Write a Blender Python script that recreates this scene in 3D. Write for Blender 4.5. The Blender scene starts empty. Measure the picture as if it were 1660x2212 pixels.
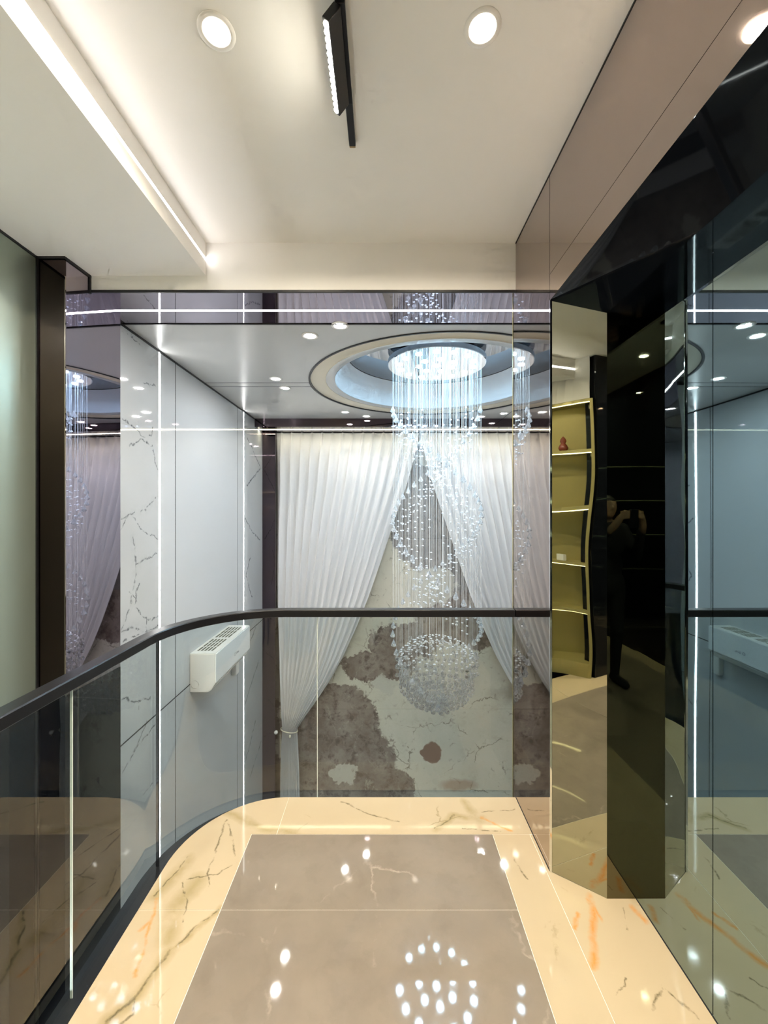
import bpy, bmesh, math, random
from mathutils import Vector, Matrix
random.seed(7)
PI = math.pi
SC = bpy.context.scene
COL = SC.collection

# ------------------------------------------------------------------ camera
# image frame 1660 x 2212, focal length 900 px, camera level at 1.6 m above the landing
cam_d = bpy.data.cameras.new('camera')
cam = bpy.data.objects.new('camera', cam_d); COL.objects.link(cam)
cam_d.sensor_fit = 'VERTICAL'; cam_d.sensor_height = 24.0
cam_d.lens = 24.0 * 900.0 / 2212.0
cam_d.shift_y = -2.0 / 2212.0
cam_d.clip_start = 0.01
cam.location = (0, 0, 1.6); cam.rotation_euler = (PI / 2, 0, 0)
SC.camera = cam

# ------------------------------------------------------------------ world, exposure
w = bpy.data.worlds.new('world'); SC.world = w; w.use_nodes = True
w.node_tree.nodes['Background'].inputs[0].default_value = (0.5, 0.5, 0.5, 1)
w.node_tree.nodes['Background'].inputs[1].default_value = 0.03
SC.view_settings.view_transform = 'Standard'; SC.view_settings.look = 'None'
SC.view_settings.exposure = 2.36; SC.view_settings.gamma = 1.0
SC.view_settings.use_curve_mapping = False
SC.cycles.max_bounces = 8; SC.cycles.glossy_bounces = 6; SC.cycles.diffuse_bounces = 3
SC.cycles.use_adaptive_sampling = True; SC.cycles.adaptive_threshold = 0.08; SC.cycles.adaptive_min_samples = 12
SC.cycles.transmission_bounces = 7; SC.cycles.transparent_max_bounces = 24
SC.cycles.caustics_reflective = True; SC.cycles.caustics_refractive = False
SC.cycles.sample_clamp_indirect = 6.0

# ------------------------------------------------------------------ key dimensions
ZC = 3.10          # landing ceiling
ZB = 2.916         # underside of the left bulkhead
ZV = 2.822         # ceiling of the double-height void
ZL = -3.30         # lower floor
YF = 2.33          # plane of the fascia / front edge of the landing
XP = 0.737         # champagne pilaster face
XR = 1.041         # dark mirror wall beside the landing
XM = -1.709        # marble wall of the void
XG, YG = -1.062, 2.366   # centre line of the glass balustrade
XVR = 2.75         # right wall of the void
CX, CY = 0.51, 4.045     # chandelier axis

# ------------------------------------------------------------------ material helpers
def nmat(name):
    m = bpy.data.materials.new(name); m.use_nodes = True
    nt = m.node_tree
    return m, nt, nt.nodes['Principled BSDF']

def pbr(name, col, rough=0.5, metal=0.0, spec=0.5, coat=0.0, bump=None):
    m, nt, b = nmat(name)
    b.inputs['Base Color'].default_value = (*col, 1)
    b.inputs['Roughness'].default_value = rough
    b.inputs['Metallic'].default_value = metal
    b.inputs['Specular IOR Level'].default_value = spec
    b.inputs['Coat Weight'].default_value = coat
    if bump:
        scale, dist = bump
        g = nt.nodes.new('ShaderNodeNewGeometry')
        n = nt.nodes.new('ShaderNodeTexNoise'); n.inputs['Scale'].default_value = scale
        n.inputs['Detail'].default_value = 0.5
        bp = nt.nodes.new('ShaderNodeBump'); bp.inputs['Distance'].default_value = dist
        bp.inputs['Strength'].default_value = 1.0
        nt.links.new(g.outputs['Position'], n.inputs['Vector'])
        nt.links.new(n.outputs['Fac'], bp.inputs['Height'])
        nt.links.new(bp.outputs['Normal'], b.inputs['Normal'])
    return m

def emit(name, col, strength):
    m = bpy.data.materials.new(name); m.use_nodes = True
    nt = m.node_tree; nt.nodes.clear()
    e = nt.nodes.new('ShaderNodeEmission'); o = nt.nodes.new('ShaderNodeOutputMaterial')
    e.inputs[0].default_value = (*col, 1); e.inputs[1].default_value = strength
    nt.links.new(e.outputs[0], o.inputs[0])
    return m

def pane_mat(name, tint, ior=1.5, gloss=1.0):
    m = bpy.data.materials.new(name); m.use_nodes = True
    nt = m.node_tree; nt.nodes.clear()
    t = nt.nodes.new('ShaderNodeBsdfTransparent'); t.inputs[0].default_value = (*tint, 1)
    g = nt.nodes.new('ShaderNodeBsdfGlossy'); g.inputs['Roughness'].default_value = 0.0
    g.inputs[0].default_value = (gloss, gloss, gloss, 1)
    f = nt.nodes.new('ShaderNodeFresnel'); f.inputs[0].default_value = ior
    mx = nt.nodes.new('ShaderNodeMixShader'); o = nt.nodes.new('ShaderNodeOutputMaterial')
    ge = nt.nodes.new('ShaderNodeNewGeometry')          # no total reflection inside the thin pane
    k = nt.nodes.new('ShaderNodeMath'); k.operation = 'SUBTRACT'; k.inputs[0].default_value = 1.0
    nt.links.new(ge.outputs['Backfacing'], k.inputs[1])
    k2 = nt.nodes.new('ShaderNodeMath'); k2.operation = 'MULTIPLY'
    nt.links.new(f.outputs[0], k2.inputs[0]); nt.links.new(k.outputs[0], k2.inputs[1])
    nt.links.new(k2.outputs[0], mx.inputs[0]); nt.links.new(t.outputs[0], mx.inputs[1])
    nt.links.new(g.outputs[0], mx.inputs[2]); nt.links.new(mx.outputs[0], o.inputs[0])
    return m

def group_vein():
    """mask of a vein: 1 on the segment A-B, 0 at distance W"""
    g = bpy.data.node_groups.new('vein', 'ShaderNodeTree')
    for n, t in (('P', 'NodeSocketVector'), ('A', 'NodeSocketVector'), ('B', 'NodeSocketVector'), ('W', 'NodeSocketFloat')):
        g.interface.new_socket(n, in_out='INPUT', socket_type=t)
    g.interface.new_socket('Mask', in_out='OUTPUT', socket_type='NodeSocketFloat')
    N = g.nodes; L = g.links
    i = N.new('NodeGroupInput'); o = N.new('NodeGroupOutput')
    def vm(op):
        n = N.new('ShaderNodeVectorMath'); n.operation = op; return n
    def mm(op, clamp=False):
        n = N.new('ShaderNodeMath'); n.operation = op; n.use_clamp = clamp; return n
    pa = vm('SUBTRACT'); L.new(i.outputs['P'], pa.inputs[0]); L.new(i.outputs['A'], pa.inputs[1])
    ba = vm('SUBTRACT'); L.new(i.outputs['B'], ba.inputs[0]); L.new(i.outputs['A'], ba.inputs[1])
    d1 = vm('DOT_PRODUCT'); L.new(pa.outputs[0], d1.inputs[0]); L.new(ba.outputs[0], d1.inputs[1])
    d2 = vm('DOT_PRODUCT'); L.new(ba.outputs[0], d2.inputs[0]); L.new(ba.outputs[0], d2.inputs[1])
    h = mm('DIVIDE', True); L.new(d1.outputs['Value'], h.inputs[0]); L.new(d2.outputs['Value'], h.inputs[1])
    sc = vm('SCALE'); L.new(ba.outputs[0], sc.inputs[0]); L.new(h.outputs[0], sc.inputs['Scale'])
    df = vm('SUBTRACT'); L.new(pa.outputs[0], df.inputs[0]); L.new(sc.outputs[0], df.inputs[1])
    ln = vm('LENGTH'); L.new(df.outputs[0], ln.inputs[0])
    q = mm('DIVIDE'); L.new(ln.outputs['Value'], q.inputs[0]); L.new(i.outputs['W'], q.inputs[1])
    s = mm('SUBTRACT', True); s.inputs[0].default_value = 1.0; L.new(q.outputs[0], s.inputs[1])
    L.new(s.outputs[0], o.inputs['Mask'])
    return g
VEIN = group_vein()

def group_blob():
    g = bpy.data.node_groups.new('patch', 'ShaderNodeTree')
    for n, t in (('P', 'NodeSocketVector'), ('C', 'NodeSocketVector'), ('R', 'NodeSocketVector'), ('Soft', 'NodeSocketFloat')):
        g.interface.new_socket(n, in_out='INPUT', socket_type=t)
    g.interface.new_socket('Mask', in_out='OUTPUT', socket_type='NodeSocketFloat')
    N = g.nodes; L = g.links
    i = N.new('NodeGroupInput'); o = N.new('NodeGroupOutput')
    a = N.new('ShaderNodeVectorMath'); a.operation = 'SUBTRACT'
    L.new(i.outputs['P'], a.inputs[0]); L.new(i.outputs['C'], a.inputs[1])
    b = N.new('ShaderNodeVectorMath'); b.operation = 'DIVIDE'
    L.new(a.outputs[0], b.inputs[0]); L.new(i.outputs['R'], b.inputs[1])
    l = N.new('ShaderNodeVectorMath'); l.operation = 'LENGTH'; L.new(b.outputs[0], l.inputs[0])
    s = N.new('ShaderNodeMath'); s.operation = 'SUBTRACT'; s.inputs[0].default_value = 1.0
    L.new(l.outputs['Value'], s.inputs[1])
    q = N.new('ShaderNodeMath'); q.operation = 'DIVIDE'; q.use_clamp = True
    L.new(s.outputs[0], q.inputs[0]); L.new(i.outputs['Soft'], q.inputs[1])
    L.new(q.outputs[0], o.inputs['Mask'])
    return g
BLOB = group_blob()

class Marble:
    """procedural marble: base colour, then veins, patches and fine noise layered on world position"""
    def __init__(s, name, base, rough, spec=0.5, warp=0.05, wscale=5.0, flat=None):
        s.m, s.nt, s.b = nmat(name); s.N, s.L = s.nt.nodes, s.nt.links
        s.b.inputs['Roughness'].default_value = rough; s.b.inputs['Specular IOR Level'].default_value = spec
        g = s.N.new('ShaderNodeNewGeometry')
        s.raw = g.outputs['Position']
        if flat:                                    # ignore one axis (veins keep to the face)
            f = s.N.new('ShaderNodeVectorMath'); f.operation = 'MULTIPLY'; f.inputs[1].default_value = flat
            s.L.new(s.raw, f.inputs[0]); s.raw = f.outputs[0]
        s.P = s.warped(warp, wscale, 6.0)
        v = s.N.new('ShaderNodeRGB'); v.outputs[0].default_value = (*base, 1); s.col = v.outputs[0]
    def warped(s, amp, scale, detail, rough=0.62):
        n = s.N.new('ShaderNodeTexNoise'); n.inputs['Scale'].default_value = scale; n.inputs['Detail'].default_value = detail
        n.inputs['Roughness'].default_value = rough
        s.L.new(s.raw, n.inputs['Vector'])
        a = s.N.new('ShaderNodeVectorMath'); a.operation = 'SUBTRACT'; a.inputs[1].default_value = (0.5, 0.5, 0.5)
        s.L.new(n.outputs['Color'], a.inputs[0])
        b = s.N.new('ShaderNodeVectorMath'); b.operation = 'SCALE'; b.inputs['Scale'].default_value = amp * 2
        s.L.new(a.outputs[0], b.inputs[0])
        c = s.N.new('ShaderNodeVectorMath'); c.operation = 'ADD'
        s.L.new(s.raw, c.inputs[0]); s.L.new(b.outputs[0], c.inputs[1])
        return c.outputs[0]
    def noise(s, scale, lo, hi, detail=6.0, vec=None, rough=0.6):
        n = s.N.new('ShaderNodeTexNoise'); n.inputs['Scale'].default_value = scale; n.inputs['Detail'].default_value = detail
        n.inputs['Roughness'].default_value = rough
        s.L.new(vec or s.raw, n.inputs['Vector'])
        r = s.N.new('ShaderNodeMapRange'); r.inputs['From Min'].default_value = lo; r.inputs['From Max'].default_value = hi
        s.L.new(n.outputs['Fac'], r.inputs['Value'])
        return r.outputs[0]
    def mul(s, a, k):
        n = s.N.new('ShaderNodeMath'); n.operation = 'MULTIPLY'; s.L.new(a, n.inputs[0])
        if isinstance(k, float): n.inputs[1].default_value = k
        else: s.L.new(k, n.inputs[1])
        return n.outputs[0]
    def layer(s, fac, col):
        mx = s.N.new('ShaderNodeMix'); mx.data_type = 'RGBA'
        s.L.new(fac, mx.inputs[0]); s.L.new(s.col, mx.inputs[6])
        if isinstance(col, tuple): mx.inputs[7].default_value = (*col, 1)
        else: s.L.new(col, mx.inputs[7])
        s.col = mx.outputs[2]
    def veins(s, lst, col, strength=1.0, breakup=None):
        """lst of (point list, width)"""
        cur = None
        for pts, wd in lst:
            for a, b in zip(pts[:-1], pts[1:]):
                g = s.N.new('ShaderNodeGroup'); g.node_tree = VEIN
                s.L.new(s.P, g.inputs['P']); g.inputs['A'].default_value = a; g.inputs['B'].default_value = b
                g.inputs['W'].default_value = wd
                if cur is None: cur = g.outputs[0]
                else:
                    mx = s.N.new('ShaderNodeMath'); mx.operation = 'MAXIMUM'
                    s.L.new(cur, mx.inputs[0]); s.L.new(g.outputs[0], mx.inputs[1]); cur = mx.outputs[0]
        if breakup:
            cur = s.mul(cur, s.noise(*breakup))
        s.layer(s.mul(cur, strength), col)
    def blobs(s, lst, col, strength=1.0, soft=0.08, vec=None):
        cur = None
        for c, r in lst:
            g = s.N.new('ShaderNodeGroup'); g.node_tree = BLOB
            s.L.new(vec or s.P, g.inputs['P']); g.inputs['C'].default_value = c; g.inputs['R'].default_value = r
            g.inputs['Soft'].default_value = soft
            if cur is None: cur = g.outputs[0]
            else:
                mx = s.N.new('ShaderNodeMath'); mx.operation = 'MAXIMUM'
                s.L.new(cur, mx.inputs[0]); s.L.new(g.outputs[0], mx.inputs[1]); cur = mx.outputs[0]
        s.layer(s.mul(cur, strength), col)
    def cracks(s, scale, width, col, strength=1.0, mask=None):
        v = s.N.new('ShaderNodeTexVoronoi'); v.feature = 'DISTANCE_TO_EDGE'; v.inputs['Scale'].default_value = scale
        s.L.new(s.P, v.inputs['Vector'])
        r = s.N.new('ShaderNodeMapRange'); r.inputs['From Min'].default_value = width; r.inputs['From Max'].default_value = 0.0
        s.L.new(v.outputs['Distance'], r.inputs['Value'])
        f = s.mul(r.outputs[0], strength)
        if mask is not None: f = s.mul(f, mask)
        s.layer(f, col)
    def done(s):
        s.L.new(s.col, s.b.inputs['Base Color']); return s.m

M = {}
M['paint'] = pbr('ceiling_paint', (0.91, 0.89, 0.85), 0.6)
M['paint_void'] = pbr('satin_white_ceiling_panel', (0.58, 0.59, 0.58), 0.26)
M['cream'] = pbr('cream_ring_paint', (0.80, 0.74, 0.60), 0.5)
M['white_ring'] = pbr('white_recess_paint', (0.82, 0.86, 0.90), 0.5)
M['champ'] = pbr('rose_champagne_mirror', (0.47, 0.40, 0.37), 0.02, 1.0, bump=(0.9, 0.0006))
M['plum'] = pbr('plum_tinted_mirror', (0.44, 0.39, 0.45), 0.015, 1.0, bump=(0.8, 0.0005))
M['gold'] = pbr('gold_tinted_mirror', (0.41, 0.42, 0.34), 0.015, 1.0, bump=(1.6, 0.012))
M['golddark'] = pbr('dark_gold_tinted_mirror', (0.145, 0.135, 0.085), 0.015, 1.0, bump=(1.2, 0.003))
M['teal'] = pbr('dark_teal_tinted_mirror', (0.26, 0.355, 0.385), 0.015, 1.0, bump=(1.1, 0.0022))
M['blackglass'] = pbr('black_glass', (0.004, 0.005, 0.007), 0.03, 0.0, 0.30, bump=(1.3, 0.001))
M['ceilmirror'] = pbr('grey_tinted_ceiling_mirror', (0.30, 0.32, 0.35), 0.02, 1.0)
M['cup'] = pbr('champagne_reflector_cup', (0.80, 0.66, 0.42), 0.25, 0.6)
M['black'] = pbr('black_powder_coat', (0.006, 0.006, 0.007), 0.35)
M['blackmetal'] = pbr('black_satin_metal', (0.008, 0.008, 0.010), 0.3, 0.0, 0.35)
M['seal'] = pbr('black_joint_seal', (0.006, 0.006, 0.008), 0.6)
M['green'] = pbr('satin_grey_green_panel', (0.40, 0.46, 0.38), 0.38, 0.75)
M['brownbox'] = pbr('dark_brown_gloss_panel', (0.030, 0.022, 0.028), 0.06, 0.0, 0.6)
M['brownmirror'] = pbr('dark_plum_gloss_mirror', (0.13, 0.10, 0.115), 0.03, 1.0)
M['browndark'] = pbr('dark_brown_gloss_mirror', (0.065, 0.048, 0.045), 0.06, 1.0)
M['pane'] = pane_mat('clear_grey_green_glass', (0.865, 0.90, 0.895), 1.75)
M['paneedge'] = pbr('polished_glass_edge', (0.72, 0.78, 0.74), 0.25)
M['chrome'] = pbr('polished_chrome', (0.80, 0.84, 0.88), 0.06, 1.0)
M['acwhite'] = pbr('white_plastic', (0.80, 0.80, 0.78), 0.3)
M['acslot'] = pbr('dark_grille_slot', (0.13, 0.125, 0.085), 0.6)
M['acgrey'] = pbr('dark_vent_plastic', (0.03, 0.04, 0.04), 0.4)
M['logo'] = pbr('navy_print', (0.03, 0.05, 0.12), 0.4)
M['strand'] = pbr('clear_strand', (0.93, 0.96, 0.98), 0.3, 0.0, 0.6)
_nt = M['strand'].node_tree; _t = _nt.nodes.new('ShaderNodeBsdfTransparent'); _m = _nt.nodes.new('ShaderNodeMixShader'); _m.inputs[0].default_value = 0.42
_nt.links.new(_t.outputs[0], _m.inputs[1]); _nt.links.new(_nt.nodes['Principled BSDF'].outputs[0], _m.inputs[2]); _nt.links.new(_m.outputs[0], _nt.nodes['Material Output'].inputs[0])
M['wallgrey'] = pbr('dark_grey_wall', (0.05, 0.05, 0.05), 0.35)
M['shelfgold'] = pbr('gold_lacquer', (0.40, 0.345, 0.135), 0.35, 0.3)
M['lowerfloor'] = pbr('grey_lower_floor_tile', (0.45, 0.43, 0.40), 0.12)
M['grout'] = pbr('pale_grout', (0.85, 0.78, 0.66), 0.5)
M['tie'] = pbr('cream_cord', (0.75, 0.70, 0.55), 0.6)
M['gourdred'] = pbr('dark_red_glaze', (0.22, 0.05, 0.03), 0.2)
M['led'] = emit('neutral_led', (1.0, 0.955, 0.95), 3.2)
M['led_soffit'] = emit('soffit_led', (1.0, 0.97, 0.92), 7.0)
M['led_wall'] = emit('wall_led', (1.0, 0.985, 0.96), 6.5)
M['led_warm'] = emit('warm_led', (1.0, 0.90, 0.62), 9.0)
M['down_warm'] = emit('warm_downlight_lens', (1.0, 0.88, 0.70), 770.0)
M['down_void'] = emit('void_downlight_lens', (1.0, 0.95, 0.90), 92.0)
M['down_added'] = emit('added_downlight_lens', (0.95, 0.97, 1.0), 95.0)
M['blueled'] = emit('cool_blue_led', (0.46, 0.77, 1.0), 30.0)
M['trackled'] = emit('track_led', (1.0, 0.93, 0.78), 30.0)
M['shelfled'] = emit('shelf_led', (1.0, 0.88, 0.42), 2.6)

# crystal: clear glass with more or less bright facet scatter
def crystal(name, white):
    m, nt, b = nmat(name)
    b.inputs['Base Color'].default_value = (0.98, 0.99, 1.0, 1); b.inputs['Roughness'].default_value = 0.0
    b.inputs['Transmission Weight'].default_value = 1.0; b.inputs['IOR'].default_value = 1.5
    df = nt.nodes.new('ShaderNodeBsdfDiffuse'); df.inputs[0].default_value = (0.95, 0.97, 1.0, 1)
    tl = nt.nodes.new('ShaderNodeBsdfTranslucent'); tl.inputs[0].default_value = (0.95, 0.97, 1.0, 1)
    ad = nt.nodes.new('ShaderNodeMixShader'); ad.inputs[0].default_value = 0.5
    mx = nt.nodes.new('ShaderNodeMixShader'); mx.inputs[0].default_value = white
    nt.links.new(df.outputs[0], ad.inputs[1]); nt.links.new(tl.outputs[0], ad.inputs[2])
    nt.links.new(b.outputs[0], mx.inputs[1]); nt.links.new(ad.outputs[0], mx.inputs[2])
    nt.links.new(mx.outputs[0], nt.nodes['Material Output'].inputs[0])
    return m
M['crystal'] = crystal('clear_crystal_ball', 0.08)
M['crystal_drop'] = crystal('faceted_crystal_drop', 0.22)
M['crystal_bead'] = crystal('bright_crystal_bead', 0.55)

# curtain fabric
m = bpy.data.materials.new('white_sheer_fabric'); m.use_nodes = True
nt = m.node_tree; nt.nodes.clear()
d = nt.nodes.new('ShaderNodeBsdfDiffuse'); d.inputs[0].default_value = (0.88, 0.89, 0.91, 1)
t = nt.nodes.new('ShaderNodeBsdfTranslucent'); t.inputs[0].default_value = (0.8, 0.8, 0.78, 1)
mx = nt.nodes.new('ShaderNodeMixShader'); mx.inputs[0].default_value = 0.22
o = nt.nodes.new('ShaderNodeOutputMaterial')
nt.links.new(d.outputs[0], mx.inputs[1]); nt.links.new(t.outputs[0], mx.inputs[2]); nt.links.new(mx.outputs[0], o.inputs[0])
M['fabric'] = m

def F(x, y):            # floor point (z = 0) measured from the photograph's perspective
    D = 1440.0 / (y - 1104.0); return ((x - 830.0) / 900.0 * D, D, 0.0)
def W(x, y):            # point on the marble wall
    D = -XM * 900.0 / (830.0 - x); return (0.0, D, 1.6 + (1104.0 - y) / 900.0 * D)
def Bk(x, y, D=6.1):    # point on the back wall
    return ((x - 830.0) / 900.0 * D, 0.0, 1.6 + (1104.0 - y) / 900.0 * D)

# cream border marble of the landing
mb = Marble('cream_border_marble', (0.46, 0.368, 0.245), 0.05, 0.34, warp=0.026, wscale=10.0, flat=(1, 1, 0))
mb.layer(mb.mul(mb.noise(2.2, 0.45, 0.75), 0.35), (0.50, 0.405, 0.27))
mb.veins([([F(367, 2055), F(300, 2148), F(232, 2207)], 0.035), ([F(480, 1960), F(367, 2055)], 0.018),
          ([F(405, 1860), F(337, 1935)], 0.045), ([F(430, 1900), F(380, 1960), F(365, 2030)], 0.05),
          ([F(493, 1755), F(565, 1789), F(641, 1799)], 0.035), ([F(942, 1790), F(981, 1762), F(1042, 1767)], 0.03),
          ([F(1003, 1730), F(1038, 1775)], 0.03), ([F(1330, 1900), F(1375, 1945)], 0.03)], (0.30, 0.23, 0.10), 0.72, (7.0, 0.30, 0.52))
mb.veins([([F(489, 1772), F(475, 1810), F(455, 1870), F(451, 1890)], 0.007), ([F(493, 1776), F(505, 1820), F(510, 1865)], 0.006),
          ([F(510, 1865), F(470, 1885), F(451, 1890), F(405, 1899)], 0.005), ([F(451, 1890), F(449, 1960)], 0.004),
          ([F(367, 2055), F(295, 2148), F(232, 2207)], 0.009), ([F(470, 1966), F(425, 2000), F(367, 2055)], 0.006),
          ([F(290, 2150), F(287, 2190), F(262, 2212)], 0.006), ([F(405, 1852), F(337, 1932)], 0.006),
          ([F(395, 1905), F(405, 1950), F(398, 1990)], 0.005), ([F(738, 1732), F(799, 1758), F(864, 1775)], 0.007),
          ([F(938, 1790), F(981, 1762)], 0.006), ([F(1107, 1850), F(1141, 1898)], 0.007), ([F(1040, 1755), F(1115, 1748)], 0.005),
          ([F(1434, 2132), F(1406, 2190)], 0.006), ([F(1434, 2132), F(1506, 2197)], 0.006), ([F(1350, 1960), F(1358, 2010)], 0.004),
          ([F(1350, 2110), F(1335, 2150)], 0.004), ([F(1000, 1790), F(1080, 1796)], 0.005)], (0.10, 0.08, 0.04), 0.9, (14.0, 0.26, 0.45))
mb.veins([([F(339, 1941), F(325, 1987), F(312, 2055), F(291, 2110)], 0.010), ([F(1276, 1936), F(1283, 2001), F(1281, 2087)], 0.020),
          ([F(1248, 1973), F(1245, 2008)], 0.010), ([F(1369, 1960), F(1393, 1987)], 0.018), ([F(1042, 1767), F(1103, 1795)], 0.012),
          ([F(1270, 1945), F(1300, 1990)], 0.012), ([F(325, 1987), F(305, 2005)], 0.010)], (0.56, 0.22, 0.03), 0.85, (18.0, 0.25, 0.5))
mb.cracks(3.2, 0.010, (0.22, 0.17, 0.08), 0.7, mb.noise(2.6, 0.56, 0.63))
M['border'] = mb.done()

# warm grey polished tile
mb = Marble('warm_grey_polished_tile', (0.215, 0.178, 0.142), 0.04, 0.36, warp=0.10, wscale=3.5, flat=(1, 1, 0))
mb.layer(mb.noise(3.0, 0.35, 0.70, 8.0, mb.P), (0.255, 0.212, 0.168))
mb.layer(mb.mul(mb.noise(9.0, 0.5, 0.75, 8.0, mb.P), 0.5), (0.18, 0.148, 0.115))
mb.cracks(1.6, 0.012, (0.56, 0.49, 0.40), 0.5, mb.noise(2.1, 0.5, 0.62))
mb.cracks(2.6, 0.008, (0.24, 0.20, 0.15), 0.4, mb.noise(3.3, 0.55, 0.65))
M['greytile'] = mb.done()

# white marble of the void wall
mb = Marble('white_crackle_marble', (0.53, 0.56, 0.585), 0.04, 0.5, warp=0.045, wscale=11.0, flat=(0, 1, 1))
mb.layer(mb.mul(mb.noise(1.5, 0.4, 0.7), 0.4), (0.47, 0.50, 0.52))
vl = [[W(261, 713), W(283, 727), W(306, 746)], [W(283, 727), W(288, 706)], [W(311, 828), W(341, 837)],
      [W(261, 898), W(285, 920), W(308, 945), W(328, 940), W(332, 925)], [W(280, 962), W(303, 951), W(328, 962), W(341, 1018)],
      [W(261, 1118), W(290, 1104), W(316, 1099), W(340, 1072)], [W(261, 1145), W(275, 1112)], [W(285, 1113), W(304, 1142), W(342, 1164)],
      [W(288, 1160), W(290, 1189), W(294, 1221), W(342, 1195)], [W(294, 1221), W(291, 1259), W(282, 1313), W(263, 1360)],
      [W(300, 1262), W(292, 1313), W(316, 1341), W(342, 1332)], [W(276, 1270), W(296, 1300)], [W(263, 1366), W(290, 1352), W(316, 1366), W(342, 1350)],
      [W(316, 1341), W(318, 1380)], [W(266, 1385), W(300, 1372)], [W(261, 1509), W(297, 1515), W(335, 1504)], [W(300, 1515), W(298, 1535)],
      [W(316, 1563), W(294, 1613), W(263, 1673)], [W(335, 1566), W(298, 1610), W(270, 1660)], [W(330, 1690), W(312, 1715)],
      [W(533, 945), W(541, 960), W(552, 985), W(564, 1012)], [W(564, 1012), W(550, 1028), W(534, 1048)], [W(531, 1120), W(545, 1150), W(562, 1165)],
      [W(540, 1205), W(532, 1245), W(545, 1290)], [W(555, 1350), W(535, 1400)], [W(560, 1425), W(545, 1470), W(530, 1520)],
      [W(552, 1560), W(532, 1640)], [W(565, 1600), W(540, 1680)]]
mb.veins([(p, 0.009) for p in vl[:20]] + [(p, 0.014) for p in vl[20:]], (0.05, 0.055, 0.07), 0.95, (16.0, 0.30, 0.48))
mb.veins([(p, 0.05) for p in (vl[5], vl[8], vl[9], vl[12], vl[17])], (0.42, 0.44, 0.46), 0.35, (20.0, 0.42, 0.6))
M['whitemarble'] = mb.done()
M['whitepanel'] = pbr('gloss_white_panel', (0.58, 0.615, 0.645), 0.05, 0.0, 0.5)

# brown and ivory book-matched slab of the back wall
mb = Marble('brown_ivory_slab', (0.66, 0.63, 0.53), 0.10, 0.5, warp=0.20, wscale=2.4, flat=(1, 0, 1))
P2 = mb.warped(0.05, 9.0, 4.0)
P3 = mb.warped(0.32, 1.7, 5.0)
P4 = mb.warped(0.34, 2.3, 7.0, 0.74)
def blob(x0, y0, x1, y1):
    a, c = Bk(x0, y0), Bk(x1, y1)
    return (((a[0] + c[0]) / 2, 0, (a[2] + c[2]) / 2), (abs(c[0] - a[0]) / 2, 1.0, abs(c[2] - a[2]) / 2))
ivory0 = mb.col
# brown stone: mottled
v_ = mb.N.new('ShaderNodeRGB'); v_.outputs[0].default_value = (0.185, 0.145, 0.12, 1); mb.col = v_.outputs[0]
mb.layer(mb.noise(2.6, 0.38, 0.62, 6.0, P2, 0.68), (0.30, 0.26, 0.225))
mb.layer(mb.mul(mb.noise(6.0, 0.50, 0.62, 6.0, P2, 0.72), 0.8), (0.085, 0.062, 0.052))
mb.layer(mb.mul(mb.noise(3.4, 0.60, 0.68, 6.0, P3, 0.70), 0.8), (0.42, 0.38, 0.33))
mb.cracks(2.4, 0.016, (0.50, 0.46, 0.40), 0.35, mb.noise(2.0, 0.50, 0.60))
brown = mb.col
# grey stone of the upper part
v_ = mb.N.new('ShaderNodeRGB'); v_.outputs[0].default_value = (0.19, 0.182, 0.175, 1); mb.col = v_.outputs[0]
mb.layer(mb.noise(3.2, 0.40, 0.64, 6.0, P2, 0.70), (0.28, 0.265, 0.25))
mb.layer(mb.mul(mb.noise(7.0, 0.52, 0.64, 6.0, P2, 0.72), 0.6), (0.13, 0.12, 0.115))
grey = mb.col
# ivory ground
mb.col = ivory0
mb.layer(mb.mul(mb.noise(1.3, 0.35, 0.65), 0.7), (0.56, 0.55, 0.46))
mb.layer(mb.mul(mb.noise(5.0, 0.55, 0.70, 6.0, P2, 0.7), 0.5), (0.44, 0.41, 0.33))
mb.cracks(1.25, 0.010, (0.10, 0.08, 0.05), 0.85, mb.noise(2.4, 0.48, 0.56))
mb.cracks(3.4, 0.022, (0.13, 0.10, 0.07), 0.8, mb.noise(1.7, 0.53, 0.60))
mb.blobs([blob(940, 1680, 1040, 1712)], (0.36, 0.20, 0.13), 0.6, 0.5, P2)
mb.blobs([blob(1040, 1470, 1180, 1530), blob(1060, 1370, 1140, 1420)], (0.16, 0.13, 0.09), 0.55, 0.9, P3)
mb.blobs([blob(832, 930, 1020, 1246), blob(935, 1150, 1080, 1330)], grey, 1.0, 0.05, P4)
mb.blobs([blob(895, 1280, 1140, 1400), blob(800, 1345, 960, 1425), blob(1110, 1290, 1300, 1400),
          blob(735, 1405, 900, 1470), blob(600, 1470, 820, 1650), blob(640, 1560, 862, 1740), blob(560, 1600, 800, 1840), blob(760, 1640, 900, 1800)], brown, 1.0, 0.05, P4)
mb.blobs([blob(912, 1602, 955, 1650), blob(905, 1618, 930, 1634)], (0.24, 0.15, 0.11), 1.0, 0.1, P2)
mb.blobs([blob(875, 1225, 985, 1312), blob(800, 1462, 860, 1502), blob(905, 975, 935, 1005), blob(715, 1655, 775, 1690)], (0.55, 0.54, 0.47), 0.85, 0.08, P4)
mb.layer(mb.mul(mb.noise(14.0, 0.60, 0.72, 5.0, P2), 0.4), (0.09, 0.065, 0.05))
M['slab'] = mb.done()

# ------------------------------------------------------------------ mesh helpers
def mesh_obj(name, verts, faces, mat, parent=None, smooth=False):
    me = bpy.data.meshes.new(name); me.from_pydata(verts, [], faces); me.update()
    if mat: me.materials.append(mat)
    if smooth:
        for p in me.polygons: p.use_smooth = True
    o = bpy.data.objects.new(name, me); COL.objects.link(o)
    if parent: o.parent = parent
    return o

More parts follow.
